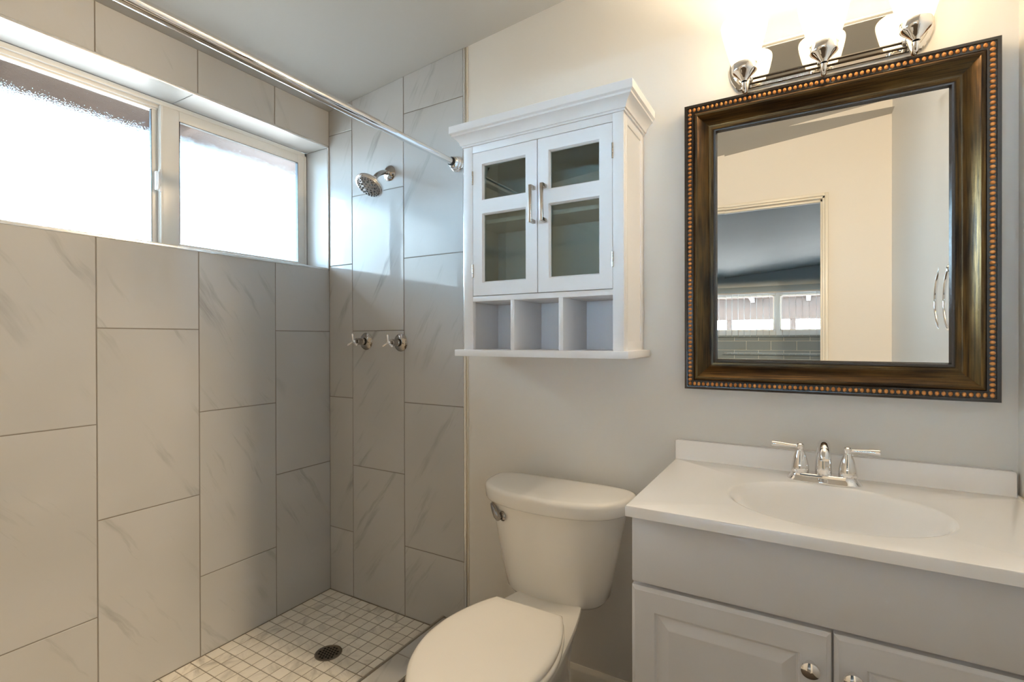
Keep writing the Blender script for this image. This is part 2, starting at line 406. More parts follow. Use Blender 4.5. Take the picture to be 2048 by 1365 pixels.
# curb
cu = thing('trim_curb', 'low marble topped shower curb with metal edging', 'curb', (0.73, -1, 0), kind='structure')
CT = 0.058
b = B(); box(b, 0.668, 0.788, YF, 0.0, -0.1, CT - 0.003); obj('curb_core', b, M['grout_floor'], cu, smooth=False)
ct = [(0.674, 0.780, 0.014 if k == 0 else 0.275 + (k - 1) * 0.6059, 0.275 + k * 0.6059 if k < 3 else 1.99) for k in range(4)]
tile_field(shrink(ct), lambda h, z, d: (h, -z, CT - d), M['tile'], 'curb_tiles', cu)
for xa, xb in ((0.6635, 0.672), (0.782, 0.791)):
    b = B(); box(b, xa, xb, YF, -0.0035, CT - 0.013, CT + 0.0006, 0.0012); obj('metal_edging', b, M['steel'], cu)
tf = [(0.014 + k * 0.6059, 0.014 + (k + 1) * 0.6059 if k < 3 else 1.99) for k in range(4)]
b = B(); box(b, 0.783, 0.7895, YF, 0.0, FZ, CT - 0.013, 0.0005); obj('curb_face', b, M['tile_trim'], cu, smooth=False)

# vertical edge trim where tile meets paint
t1 = thing('trim_1', 'thin metal edging strip down the end of the tiled wall', 'trim', (0.78, 0, 0), kind='structure')
b = B(); box(b, 0.7700, 0.7795, -0.0055, 0.0, CT, CZ(0.772) - 0.002, 0.0012); obj('edging', b, M['white_metal'], t1)
b = B(); box(b, 0.7795, 0.7835, -0.0045, 0.0, CT, CZ(0.78) - 0.002, 0.001); obj('edging_lip', b, M['steel'], t1)
b = B(); box(b, 0.7835, 0.7905, -0.0025, 0.0, CT, CZ(0.78) - 0.002, 0.002); obj('caulk_line', b, M['trimpaint'], t1)

# baseboard
b = B()
def board(bm, x0, x1, zt=0.049):
    prof = [(0, FZ), (-0.013, FZ), (-0.013, zt - 0.016), (-0.011, zt - 0.010), (-0.006, zt - 0.004), (-0.004, zt), (0, zt)]
    loft(bm, [[(x, y, z) for y, z in prof] for x in (x0, x1)])
board(b, 0.792, 1.584)
ST('baseboard_back', b, M['trimpaint'], 'cream baseboard behind the toilet', cat='baseboard')
b = B(); box(b, 2.33, XR, -1.99, -0.53, FZ, 0.049, 0.003)
ST('baseboard_right', b, M['trimpaint'], 'cream baseboard on the right wall', cat='baseboard')

# ---------------------------------------------------------------- shower window
wd = thing('window_1', 'white sliding window with pebbled privacy glass in the shower wall', 'window', (-0.15, -0.65, 1.5), kind='structure')
XF = -0.150
# tiled reveals
def rev(name, rects, place):
    tile_field(shrink(rects, 0.003), place, M['tile_trim'], name, wd)
SP = 0.0
rev('head_tiles', [(0.0, 0.0 + 0.145, 0.006, 0.60), (0.0, 0.145, 0.60, 1.205), (0.0, 0.145, 1.205, 1.30)], lambda h, z, d: (-h - 0.003, -z, OZ1 + d))
rev('sill_tiles', [(0.0, 0.145, 0.006, 0.60), (0.0, 0.145, 0.60, 1.205), (0.0, 0.145, 1.205, 1.30)], lambda h, z, d: (-h - 0.003, -z, OZ0 - d))
rev('jamb_tiles', [(0.0, 0.145, OZ0, OZ1)], lambda h, z, d: (-h - 0.003, OY1 + d, z))
rev('jamb_tiles', [(0.0, 0.145, OZ0, OZ1)], lambda h, z, d: (-h - 0.003, OY0 - d, z))
b = B(); e = 0.009; pr = 0.0025
box(b, -0.004, pr, OY0 - e, OY1 + 0.0055, OZ1 - 0.001, OZ1 + e, 0.001)
box(b, -0.004, pr, OY0 - e, OY1 + 0.0055, OZ0 - e, OZ0 + 0.001, 0.001)
box(b, -0.004, pr, OY1 - 0.001, OY1 + 0.0055, OZ0 - e, OZ1 + e, 0.001)
box(b, -0.004, pr, OY0 - e, OY0 + 0.001, OZ0 - e, OZ1 + e, 0.001)
obj('metal_edging', b, M['white_metal'], wd)
# vinyl frame
b = B()
box(b, X0 - 0.03, XF, OY0, OY1, OZ1 - 0.017, OZ1, 0.002); box(b, X0 - 0.03, XF, OY0, OY1, OZ0, OZ0 + 0.03, 0.002)
box(b, X0 - 0.03, XF, OY1 - 0.012, OY1, OZ0, OZ1, 0.002); box(b, X0 - 0.03, XF, OY0, OY0 + 0.03, OZ0, OZ1, 0.002)
box(b, X0 - 0.04, XF - 0.012, OY0, -0.62, OZ1 - 0.030, OZ1 - 0.015, 0.002)
box(b, X0 - 0.04, XF - 0.020, OY0, -0.62, OZ1 - 0.036, OZ1 - 0.028, 0.002)
obj('window_frame', b, M['vinyl'], wd)
def sash(name, y0, y1, z0, z1, x0, x1, wl, wr, wt, wb):
    b = B()
    box(b, x0, x1, y0, y0 + wl, z0, z1, 0.002); box(b, x0, x1, y1 - wr, y1, z0, z1, 0.002)
    box(b, x0, x1, y0 + wl, y1 - wr, z1 - wt, z1, 0.002); box(b, x0, x1, y0 + wl, y1 - wr, z0, z0 + wb, 0.002)
    s = obj(name, b, M['vinyl'], wd)
    b = B(); xm = (x0 + x1) / 2 - 0.004
    box(b, xm - 0.002, xm + 0.002, y0 + wl - 0.004, y1 - wr + 0.004, z0 + wb - 0.004, z1 - wt + 0.004)
    g = obj('obscure_glass', b, M['frost'], s, smooth=False); g.matrix_parent_inverse = Matrix.Identity(4)
    g.matrix_parent_inverse = s.matrix_world.inverted() if False else Matrix.Identity(4)
    # gasket
    b = B(); yy0, yy1, zz0, zz1 = y0 + wl, y1 - wr, z0 + wb, z1 - wt; q = 0.0018
    box(b, x0 + 0.004, x1 + 0.0005, yy0, yy0 + q, zz0, zz1); box(b, x0 + 0.004, x1 + 0.0005, yy1 - q, yy1, zz0, zz1)
    box(b, x0 + 0.004, x1 + 0.0005, yy0, yy1, zz1 - q, zz1)
    k = obj('gasket', b, M['rubber'], s, smooth=False); k.matrix_parent_inverse = Matrix.Identity(4)
    return s
s1 = sash('sliding_sash', -0.640, OY1 - 0.012, OZ0 + 0.012, OZ1 - 0.016, XF - 0.022, XF - 0.002, 0.065, 0.034, 0.040, 0.025)
s2 = sash('fixed_sash', OY0 + 0.02, -0.628, OZ0 + 0.015, OZ1 - 0.026, XF - 0.040, XF - 0.024, 0.03, 0.032, 0.008, 0.015)
b = B(); box(b, XF - 0.024, XF + 0.004, -0.642, -0.634, OZ0 + 0.014, OZ1 - 0.02, 0.0015)
obj('meeting_rail', b, M['vinyl'], wd)
b = B(); box(b, XF - 0.014, XF + 0.002, -0.656, -0.642, 1.722, 1.790, 0.002)
lt = obj('window_latch', b, pbr('latch_white', (0.85, 0.87, 0.88), 0.3), wd)
b = B(); tube(b, bez((XF + 0.004, -0.648, 1.785), (XF + 0.018, -0.652, 1.78), (XF + 0.022, -0.655, 1.75), (XF + 0.014, -0.655, 1.722), 8), [0.005, 0.006, 0.006, 0.0055, 0.005, 0.005, 0.0045, 0.004, 0.004], 10)
box(b, XF, XF + 0.010, -0.650, -0.640, 1.775, 1.797, 0.002); box(b, XF, XF + 0.008, -0.647, -0.639, 1.715, 1.735, 0.002)
k = obj('latch_lever', b, M['cab'], lt); k.matrix_parent_inverse = Matrix.Identity(4)

# outside the shower window: eave and ground
b = B(); box(b, -0.95, -0.23, -4.5, 2.5, 2.34, 2.40); box(b, -0.98, -0.94, -4.5, 2.5, 2.175, 2.40)
for k in range(9): box(b, -0.94, -0.2, -4.2 + k * 0.8, -4.16 + k * 0.8, 2.25, 2.34)
ob = ST('trim_eave', b, M['eave'], 'brown eave outside the privacy window', cat='eave', smooth=False)
b = B(); box(b, -30, -0.2, -8.0, 25, -0.5, -0.3); box(b, -30, -2.4, -40, -8.0, -0.5, -0.3); box(b, 4.75, 30, -40, 10, -0.5, -0.3)
ST('ground_side_yard', b, M['gravel'], 'pale gravel ground outside the shower window', cat='ground', smooth=False)

# ---------------------------------------------------------------- doorway casing
dc = thing('door_1', 'white cased doorway reflected in the mirror', 'doorway', ((DX0 + DX1) / 2, YF, 0), kind='structure')
b = B(); cw, ctk = 0.018, 0.012
box(b, DX1, DX1 + cw, YF, YF + ctk, FZ, DZ + cw, 0.003); box(b, DX0 - cw, DX0, YF, YF + ctk, FZ, DZ + cw, 0.003); box(b, DX0, DX1, YF, YF + ctk, DZ, DZ + cw, 0.003)
obj('casing', b, M['trimpaint'], dc)
b = B(); box(b, DX1 - 0.012, DX1, YF - 0.11, YF, FZ, DZ, 0.001); box(b, DX0, DX0 + 0.012, YF - 0.11, YF, FZ, DZ, 0.001); box(b, DX0, DX1, YF - 0.11, YF, DZ - 0.012, DZ, 0.001)
box(b, DX1 - 0.022, DX1 - 0.01, YF - 0.075, YF - 0.04, FZ, DZ, 0.001); box(b, DX0, DX1, YF - 0.075, YF - 0.04, DZ - 0.024, DZ - 0.01, 0.001)
obj('jamb', b, M['trimpaint'], dc)

# ---------------------------------------------------------------- bedroom beyond the doorway
YB = -8.5; BX0, BX1 = -2.2, 4.6
WZ0, WZ1 = 1.31, 1.94
wins = [(-1.9, -0.95), (-0.90, 0.0), (0.08, 1.449), (1.543, 2.85), (2.95, 4.3)]
b = B()
box(b, BX0 - 0.1, BX1 + 0.1, YB - 0.15, YB, WZ1, 2.75); box(b, BX0 - 0.1, BX1 + 0.1, YB - 0.15, YB, FZ, WZ0)
xs = [BX0 - 0.1] + [v for w in wins for v in w] + [BX1 + 0.1]
for i in range(0, len(xs), 2): box(b, xs[i], xs[i + 1], YB - 0.15, YB, WZ0, WZ1)
ST('wall_bedroom_far', b, M['bed_wall'], 'blue-grey far bedroom wall reflected in the mirror', cat='wall', smooth=False)
# painted block courses
bl = B(); z = FZ; r = 0
while z < 1.18:
    x = BX0 - (0.2 if r % 2 else 0.0)
    while x < BX1:
        box(bl, max(x + 0.006, BX0), min(x + 0.40 - 0.006, BX1), YB, YB + 0.014, z + 0.006, min(z + 0.10 * 1.66 - 0.006, 1.20), 0.004, seg=1); x += 0.40 * 1.6 if False else 0.40
    z += 0.166; r += 1
ST('wall_bedroom_blocks', bl, M['blocks'], 'painted slump block courses below the bedroom window', cat='wall', smooth=False)
b = B(); box(b, BX0, BX1, YB, YB + 0.07, 1.995, 2.10, 0.004); ST('trim_2', b, M['blocks'], 'painted header board above the bedroom window', cat='trim')
b = B(); box(b, BX0, BX1, YB, YB + 0.09, 1.19, 1.225, 0.004); ST('trim_3', b, M['blocks'], 'painted ledge below the bedroom window', cat='trim')
for i, w in enumerate(wins):
    wt = thing('window_%d' % (i + 2), 'aluminium framed bedroom window reflected in the mirror, bay %d from the left' % (i + 1), 'window', ((w[0] + w[1]) / 2, YB, WZ0), kind='structure')
    b = B(); f = 0.02
    box(b, w[0], w[1], YB - 0.10, YB - 0.05, WZ1 - f, WZ1); box(b, w[0], w[1], YB - 0.10, YB - 0.05, WZ0, WZ0 + f)
    box(b, w[0], w[0] + f, YB - 0.10, YB - 0.05, WZ0, WZ1); box(b, w[1] - f, w[1], YB - 0.10, YB - 0.05, WZ0, WZ1)
    obj('window_frame', b, M['vinyl'], wt, smooth=False)
b = B(); slab(b, BX0 - 0.1, BX1 + 0.1, YB - 0.15, YF - 0.1105)
ST('ceiling_bedroom', b, M['bed_ceiling'], 'sloping blue-grey bedroom ceiling reflected in the mirror', cat='ceiling', smooth=False)
b = B(); box(b, BX0 - 0.1, BX1 + 0.1, YB - 0.15, YF - 0.1105, FZ - 0.1, FZ)
ST('floor_bedroom', b, M['carpet'], 'bedroom floor beyond the doorway', cat='floor', smooth=False)
b = B(); box(b, BX0 - 0.1, BX0, YB, YF - 0.11, FZ, 2.7); box(b, BX1, BX1 + 0.1, YB, YF - 0.11, FZ, 2.8)
box(b, BX0, -0.21, YF - 0.11, YF, FZ, 2.3); box(b, XR + 0.13, BX1, YF - 0.11, YF, FZ, 2.75)
ST('wall_bedroom_sides', b, M['bed_wall'], 'blue-grey side walls of the bedroom', cat='wall', smooth=False)
# vertical blinds, slats turned edge on
vb = thing('vertical_blind', 'open vertical blind across the bedroom window, reflected in the mirror', 'blind', (1.2, YB + 0.12, 1.2))
b = B(); box(b, 0.0, 2.9, YB + 0.095, YB + 0.145, 1.965, 1.995, 0.003); obj('headrail', b, M['blind'], vb)
n = 0; x = 0.06
while x < 2.85:
    b = B(); box(b, x, x + 0.003, YB + 0.094, YB + 0.142, 1.20, 1.966); obj('slat', b, M['blind'], vb, smooth=False); x += 0.1015

# patio beyond
b = B(); loft(b, [[(x, YB - 0.16, 2.50), (x, YB - 0.16, 2.56), (x, -12.0, 2.16), (x, -12.0, 2.10)] for x in (-4, 7)])
ST('ceiling_patio', b, M['patio_tan'], 'tan patio roof outside the bedroom window', cat='patio roof', smooth=False)
b = B(); box(b, -4, 7, -12.0, -11.8, 1.62, 2.12); ST('trim_beam', b, M['patio_tan'], 'tan patio beam outside the bedroom window', cat='beam', smooth=False)
for x in (-2.5, 0.25, 1.62, 3.2):
    b = B(); box(b, x, x + 0.12, -11.96, -11.84, -0.1, 1.62, 0.005)
    obj('patio_post', b, M['patio_tan'], label='tan patio post holding the beam outside the bedroom window, reflected in the mirror', cat='post', group='patio posts')
k = 0
for x in (-1.6, -0.4, 0.8, 1.95, 3.1, 4.3):
    b = B(); loft(b, [[(x, YB - 0.2, 2.38), (x, YB - 0.2, 2.485), (x, -11.78, 2.11), (x, -11.78, 2.03)], [(x + 0.09, YB - 0.2, 2.38), (x + 0.09, YB - 0.2, 2.485), (x + 0.09, -11.78, 2.11), (x + 0.09, -11.78, 2.03)]])
    obj('patio_rafter', b, M['patio_white'], smooth=False, label='white rafter under the tan patio roof, reflected in the mirror', cat='rafter', group='white patio rafters')
b = B(); box(b, -12, 14, -40, YB - 0.15, -0.3, -0.1)
ST('ground_patio', b, M['patio'], 'pale concrete patio ground outside the bedroom', cat='ground', smooth=False)

# ---------------------------------------------------------------- shower rod
RX, RZ = 0.745, 1.849
rod = thing('shower_curtain_rod', 'chrome shower curtain rod spanning the shower below the ceiling', 'curtain rod', (RX, -1.0, RZ))
b = B(); lathe(b, (RX, -0.43, RZ), (0, -1, 0), [(0.0142, 0), (0.0150, 0.001), (0.0150, 1.50), (0.0142, 1.501)], 32, cap0=True, cap1=True); obj('outer_tube', b, M['chrome'], rod)
b = B(); lathe(b, (RX, -0.052, RZ), (0, -1, 0), [(0.0126, 0), (0.0126, 0.40)], 32); obj('inner_tube', b, M['chrome'], rod)
def rod_end(y, s):
    b = B(); lathe(b, (RX, y, RZ), (0, s, 0), [(0.029, 0), (0.030, 0.003), (0.030, 0.007), (0.0285, 0.0085), (0.029, 0.011), (0.0285, 0.0145), (0.027, 0.0155), (0.0272, 0.019), (0.026, 0.022), (0.0245, 0.023), (0.0245, 0.027), (0.022, 0.034), (0.0175, 0.040), (0.0165, 0.0405)], 40); e_ = obj('end_flange', b, M['chrome'], rod)
    b = B(); lathe(b, (RX, y + s * 0.0395, RZ), (0, s, 0), [(0.0165, 0), (0.0168, 0.006), (0.0160, 0.0085), (0.0128, 0.0085)], 32); q = obj('rubber_collar', b, M['rubber'], e_); q.matrix_parent_inverse = Matrix.Identity(4)
rod_end(-0.0032, -1); rod_end(YF, 1)

# ---------------------------------------------------------------- shower head
HX, HZ = 0.383, 1.876
shd = thing('overhead_shower', 'round chrome shower head on a short arm above the valves', 'shower head', (HX, -0.012, HZ))
b = B(); lathe(b, (HX, -0.0032, HZ), (0, -1, 0), [(0.033, 0), (0.0335, 0.002), (0.0325, 0.004), (0.030, 0.006), (0.026, 0.010), (0.019, 0.014), (0.0125, 0.016), (0.0115, 0.018)], 40); obj('wall_flange', b, M['chrome_dark'], shd)
hc = Vector((HX + 0.006, -0.128, 1.786))           # centre of the spray face
hd = Vector((-0.02, -0.58, -0.81)).normalized()      # spray direction
pa = bez((HX, -0.012, HZ), (HX, -0.040, HZ - 0.001), hc - hd * 0.085, hc - hd * 0.052, 14)
b = B(); tube(b, pa, 0.0098, 20); obj('arm', b, M['chrome_dark'], shd)
b = B(); lathe(b, hc, -hd, [(0.054, 0.0), (0.0585, 0.002), (0.0595, 0.007), (0.058, 0.012), (0.047, 0.018), (0.033, 0.024), (0.022, 0.029), (0.017, 0.033), (0.016, 0.044), (0.0135, 0.048), (0.011, 0.054)], 48); hb = obj('head_body', b, M['chrome'], shd)
b = B(); lathe(b, hc, hd, [(0.0540, -0.001), (0.0535, 0.002), (0.049, 0.0035), (0.014, 0.0045), (0.0, 0.0048)], 48, cap1=False)
fp = obj('spray_face', b, M['chrome'], shd)
d_, u_, v_ = basis(hd)
b = B()
for rr, cnt, nr in ((0.046, 24, 0.0024), (0.038, 16, 0.0030), (0.028, 9, 0.0048), (0.016, 6, 0.0035), (0.0, 1, 0.0035)):
    for i in range(cnt):
        a = 2 * math.pi * (i + 0.3 * rr * 100 % 1) / cnt
        c = hc + u_ * rr * math.cos(a) + v_ * rr * math.sin(a) + hd * 0.0035
        lathe(b, c, hd, [(nr, 0), (nr, 0.0016), (nr * 0.7, 0.0022)], 8)
k = obj('nozzles', b, M['rubber'], fp, label='black rubber spray nozzles'); k.matrix_parent_inverse = Matrix.Identity(4)
b = B(); c = hc - v_ * 0.0 + Vector((-0.050, -0.010, 0.016)); lathe(b, c, (-0.3, -0.3, 0.9), [(0.003, -0.006), (0.003, 0.005), (0.002, 0.006)], 10); obj('spray_selector', b, M['chrome'], shd)

# ---------------------------------------------------------------- shower valves
def valve(x, z, rot, label):
    t = thing('shower_valve', label, 'shower valve', (x, -0.012, z), group='chrome three-spoke shower valves')
    b = B(); lathe(b, (x, -0.0032, z), (0, -1, 0), [(0.0375, 0), (0.038, 0.0015), (0.0365, 0.004), (0.030, 0.008), (0.022, 0.0115), (0.017, 0.013), (0.0165, 0.016)], 40); obj('escutcheon', b, M['chrome_dark'], t)
    b = B(); lathe(b, (x, -0.026, z), (0, -1, 0), [(0.0165, 0), (0.0165, 0.008), (0.0150, 0.009), (0.0145, 0.034), (0.0130, 0.036), (0.0055, 0.0365), (0.0055, 0.046)], 32); obj('stem_sleeve', b, M['chrome_dark'], t)
    b = B(); hy = -0.076
    lathe(b, (x, hy + 0.006, z), (0, -1, 0), [(0.008, 0), (0.009, 0.004), (0.008, 0.009), (0.005, 0.012), (0.0, 0.0125)], 24, cap1=False)
    for k in range(3):
        a = R(90 + rot + 120 * k); dx, dz = math.cos(a), math.sin(a)
        tube(b, [(x + dx * s, hy - 0.002 - s * 0.12, z + dz * s) for s in (0.002, 0.010, 0.020, 0.030, 0.034)], [0.0042, 0.0038, 0.0046, 0.0052, 0.003], 12)
    obj('cross_handle', b, M['chrome'], t)
valve(0.241, 1.157, 0, 'chrome three-spoke shower valve, nearer the tiled corner')
valve(0.444, 1.152, 0, 'chrome three-spoke shower valve, nearer the cabinet')

# ---------------------------------------------------------------- floor drain
dr = thing('shower_drain', 'round metal floor drain in the mosaic shower floor', 'drain', (0.388, -0.335, 0))
b = B(); cx, cy = 0.388, -0.335
lathe(b, (cx, cy, -0.001), (0, 0, 1), [(0.049, 0), (0.049, 0.0022), (0.047, 0.0034), (0.043, 0.0034), (0.0425, 0.0022), (0.0, 0.0022)], 48, cap1=False); obj('strainer', b, M['drain'], dr)
b = B()
for i in range(-3, 4):
    for j in range(-3, 4):
        hx, hy = i * 0.0125 + (0.00625 if j % 2 else 0), j * 0.0108
        if hx * hx + hy * hy < 0.0365 ** 2: lathe(b, (cx + hx, cy + hy, 0.0005), (0, 0, 1), [(0.0044, 0), (0.0044, 0.0011)], 12)
obj('strainer_holes', b, M['black'], dr, label='black drain holes')

# ---------------------------------------------------------------- wall cabinet over the toilet
CX0, CX1, CF = 0.917, 1.473, -0.205
wc = thing('wall_cabinet', 'white wall cabinet with two glass doors above the toilet', 'cabinet', (1.195, 0, 1.108))
e = 0.0012
for xa, xb, s in ((CX0, CX0 + 0.016, -1), (CX1 - 0.016, CX1, 1)):
    b = B()
    box(b, xa + (0.003 if s < 0 else 0), xb - (0.003 if s > 0 else 0), CF + 0.018, -0.001, 1.13, 1.84)
    # outer applied frame making a recessed side panel
    xo0, xo1 = (CX0, CX0 + 0.004) if s < 0 else (CX1 - 0.004, CX1)
    box(b, xo0, xo1, CF + 0.018, CF + 0.038, 1.13, 1.84, 0.0008); box(b, xo0, xo1, -0.033, -0.001, 1.13, 1.84, 0.0008)
    box(b, xo0, xo1, CF + 0.038, -0.033, 1.13, 1.157, 0.0008); box(b, xo0, xo1, CF + 0.038, -0.033, 1.786, 1.84, 0.0008)
    obj('side_panel', b, M['cab'], wc)
b = B(); box(b, CX0 + 0.016, CX1 - 0.016, -0.012, -0.004, 1.13, 1.84); obj('back_panel', b, M['cab'], wc, smooth=False)
b = B(); box(b, CX0, CX0 + 0.036, CF, CF + 0.018, 1.13, 1.834, e); box(b, CX1 - 0.033, CX1, CF, CF + 0.018, 1.13, 1.834, e)
box(b, CX0 + 0.036, CX1 - 0.033, CF + 0.0006, CF + 0.018, 1.789, 1.834, e)
obj('face_frame', b, M['cab'], wc)
b = B(); box(b, CX0 + 0.016, CX1 - 0.0165, CF + 0.001, -0.012, 1.2915, 1.3085, e); obj('bottom_panel', b, M['cab'], wc)
b = B(); box(b, CX0 + 0.016, CX1 - 0.016, CF + 0.018, -0.012, 1.822, 1.836, e); obj('top_panel', b, M['cab'], wc)
b = B(); box(b, CX0 + 0.017, CX1 - 0.017, CF + 0.040, -0.013, 1.556, 1.570, e); obj('shelf', b, M['cab'], wc)
for xa, xb in ((1.0985, 1.1125), (1.2685, 1.2835)):
    b = B(); box(b, xa, xb, CF + 0.002, -0.012, 1.130, 1.2915, 0.0008); obj('divider', b, M['cab'], wc)
b = B(); box(b, CX0 - 0.022, CX1 + 0.020, -0.230, -0.001, 1.109, 1.1305, 0.0015); obj('bottom_shelf', b, M['cab'], wc)
# crown moulding, mitred round three sides
prof = [(0.0, 1.812), (0.0045, 1.812), (0.0045, 1.8175), (0.0085, 1.8185), (0.0095, 1.823), (0.012, 1.830), (0.018, 1.838), (0.0265, 1.845), (0.030, 1.8465), (0.030, 1.853), (0.033, 1.8545), (0.036, 1.857), (0.036, 1.880), (0.035, 1.881), (0.0, 1.881)]
b = B(); lps = []
for o_, z_ in prof: lps.append([(CX0 - o_, -0.001, z_), (CX0 - o_, CF - o_, z_), (CX1 + o_, CF - o_, z_), (CX1 + o_, -0.001, z_)])
loft(b, lps, cap0=False, cap1=True, closed=False)
box(b, CX0, CX1, CF, -0.002, 1.8405, 1.8795)
obj('crown_moulding', b, M['cab'], wc, ang=20)

def glass_door(x0, x1, panes, hx, hinge_x, dlabel):
    z0, z1 = 1.3105, 1.7865; y0, y1 = CF - 0.0005, CF + 0.0165
    b = B(); pa, pb = panes
    c = 0.0045
    # flat face with chamfered openings: build a grid mesh
    zs = [z0, 1.353, 1.5825, 1.6265, 1.747, z1]; xs = [x0, pa, pb, x1]
    def V(x, y, z): return b.verts.new((x, y, z))
    for iz in range(5):
        for ix in range(3):
            hole = ix == 1 and iz in (1, 3)
            xa, xb, za, zb = xs[ix], xs[ix + 1], zs[iz], zs[iz + 1]
            if not hole:
                # enlarge hole neighbours are trimmed by chamfer rings below
                b.faces.new([V(xa, y0, za), V(xb, y0, za), V(xb, y0, zb), V(xa, y0, zb)])
                b.faces.new([V(xa, y1, za), V(xa, y1, zb), V(xb, y1, zb), V(xb, y1, za)])
            else:
                loft(b, [[(xa, y0, za), (xb, y0, za), (xb, y0, zb), (xa, y0, zb)], [(xa + c, y0 + 0.009, za + c), (xb - c, y0 + 0.009, za + c), (xb - c, y0 + 0.009, zb - c), (xa + c, y0 + 0.009, zb - c)],
                         [(xa + c, y1, za + c), (xb - c, y1, za + c), (xb - c, y1, zb - c), (xa + c, y1, zb - c)], [(xa, y1, za), (xb, y1, za), (xb, y1, zb), (xa, y1, zb)]], False, False)
    loft(b, [[(x0, y0, z0), (x1, y0, z0), (x1, y0, z1), (x0, y0, z1)], [(x0, y1, z0), (x1, y1, z0), (x1, y1, z1), (x0, y1, z1)]], False, False)
    bmesh.ops.remove_doubles(b, verts=list(b.verts), dist=1e-5)
    d = obj('door', b, M['cab'], wc, smooth=False, label=dlabel)
    for za, zb in ((1.353, 1.5825), (1.6265, 1.747)):
        b = B(); box(b, pa + 0.002, pb - 0.002, y0 + 0.010, y0 + 0.013, za + 0.002, zb - 0.002); g = obj('glass_pane', b, M['glass'], d, smooth=False); g.matrix_parent_inverse = Matrix.Identity(4)
    b = B(); yh = CF - 0.030
    box(b, hx - 0.005, hx + 0.005, yh - 0.0, yh + 0.006, 1.526, 1.641, 0.0012)
    for zc in (1.531, 1.636): box(b, hx - 0.005, hx + 0.005, yh + 0.003, y0 + 0.001, zc - 0.0055, zc + 0.0055, 0.001)
    k = obj('handle', b, M['nickel'], d, label='satin nickel bar handle'); k.matrix_parent_inverse = Matrix.Identity(4)
    for zc in (1.7055, 1.394):
        b = B()
        for q in range(3): lathe(b, (hinge_x, y0 - 0.001, zc - 0.0225 + q * 0.0152), (0, 0, 1), [(0.0022, 0), (0.0030, 0.001), (0.0030, 0.0136), (0.0022, 0.0146)], 12)
        k = obj('hinge', b, M['nickel'], d); k.matrix_parent_inverse = Matrix.Identity(4)
glass_door(0.9555, 1.1965, (0.991, 1.156), 1.186, 0.9545, 'left cabinet door with two glass panes')
glass_door(1.1995, 1.4395, (1.236, 1.401), 1.2255, 1.4405, 'right cabinet door with two glass panes')

# ---------------------------------------------------------------- toilet
TX = 1.217
to = thing('toilet', 'white two-piece toilet with closed lid between shower and vanity', 'toilet', (1.22, -0.4, FZ))
def sup(cx, cy, hw, df, db, z, nf=2.45, nb=4.0, n=64):
    pts = []
    for i in range(n):
        a = 2 * math.pi * i / n; c, s = math.cos(a), math.sin(a)
        if s < 0: e_ = 2 / nf; y = cy - df * abs(s) ** e_
        else: e_ = 2 / nb; y = cy + db * abs(s) ** e_
        pts.append((cx + hw * math.copysign(abs(c) ** e_, c), y, z))
    return pts
b = B(); lp = []
for z, hw, df, db in ((0.338, 0.150, 0.085, 0.060), (0.341, 0.163, 0.097, 0.070), (0.352, 0.172, 0.104, 0.075), (0.40, 0.181, 0.111, 0.076), (0.48, 0.198, 0.124, 0.077), (0.56, 0.213, 0.137, 0.078), (0.62, 0.226, 0.147, 0.079), (0.650, 0.234, 0.151, 0.080)):
    lp.append(sup(TX - 0.004, -0.100, hw, df, db, z))
loft(b, lp); tk = obj('tank', b, M['china'], to, ang=50)
b = B(); lp = []
for z, g in ((0.638, -0.010), (0.6385, -0.003), (0.641, 0.001), (0.645, 0.003), (0.672, 0.006), (0.679, 0.0055), (0.6835, 0.003), (0.6863, -0.001), (0.6878, -0.006), (0.6884, -0.012), (0.689, -0.05), (0.6895, -0.12)):
    lp.append(sup(TX, -0.095, 0.246 + g, 0.168 + g, 0.066 + g * 0.5, z))
loft(b, lp); obj('tank_lid', b, M['china'], to, ang=50)
# flush lever at the front left of the tank
b = B(); pv = Vector((1.083, -0.232, 0.601)); nrm = Vector((-0.62, -0.78, 0.0)).normalized(); sd = Vector((-0.78, 0.62, 0))
lathe(b, pv - nrm * 0.004, nrm, [(0.016, 0), (0.016, 0.004), (0.0135, 0.008), (0.007, 0.010), (0.007, 0.014)], 24)
pts = [pv + nrm * 0.013 + sd * s + Vector((0, 0, zz)) + nrm * nn for s, zz, nn in ((-0.006, -0.004, 0), (0.006, 0.002, 0.002), (0.022, 0.011, 0.004), (0.040, 0.019, 0.003), (0.055, 0.023, 0.0))]
tube(b, pts, [0.0105, 0.0120, 0.0098, 0.0088, 0.0080], 16); obj('flush_lever', b, M['chrome_dark'], to)

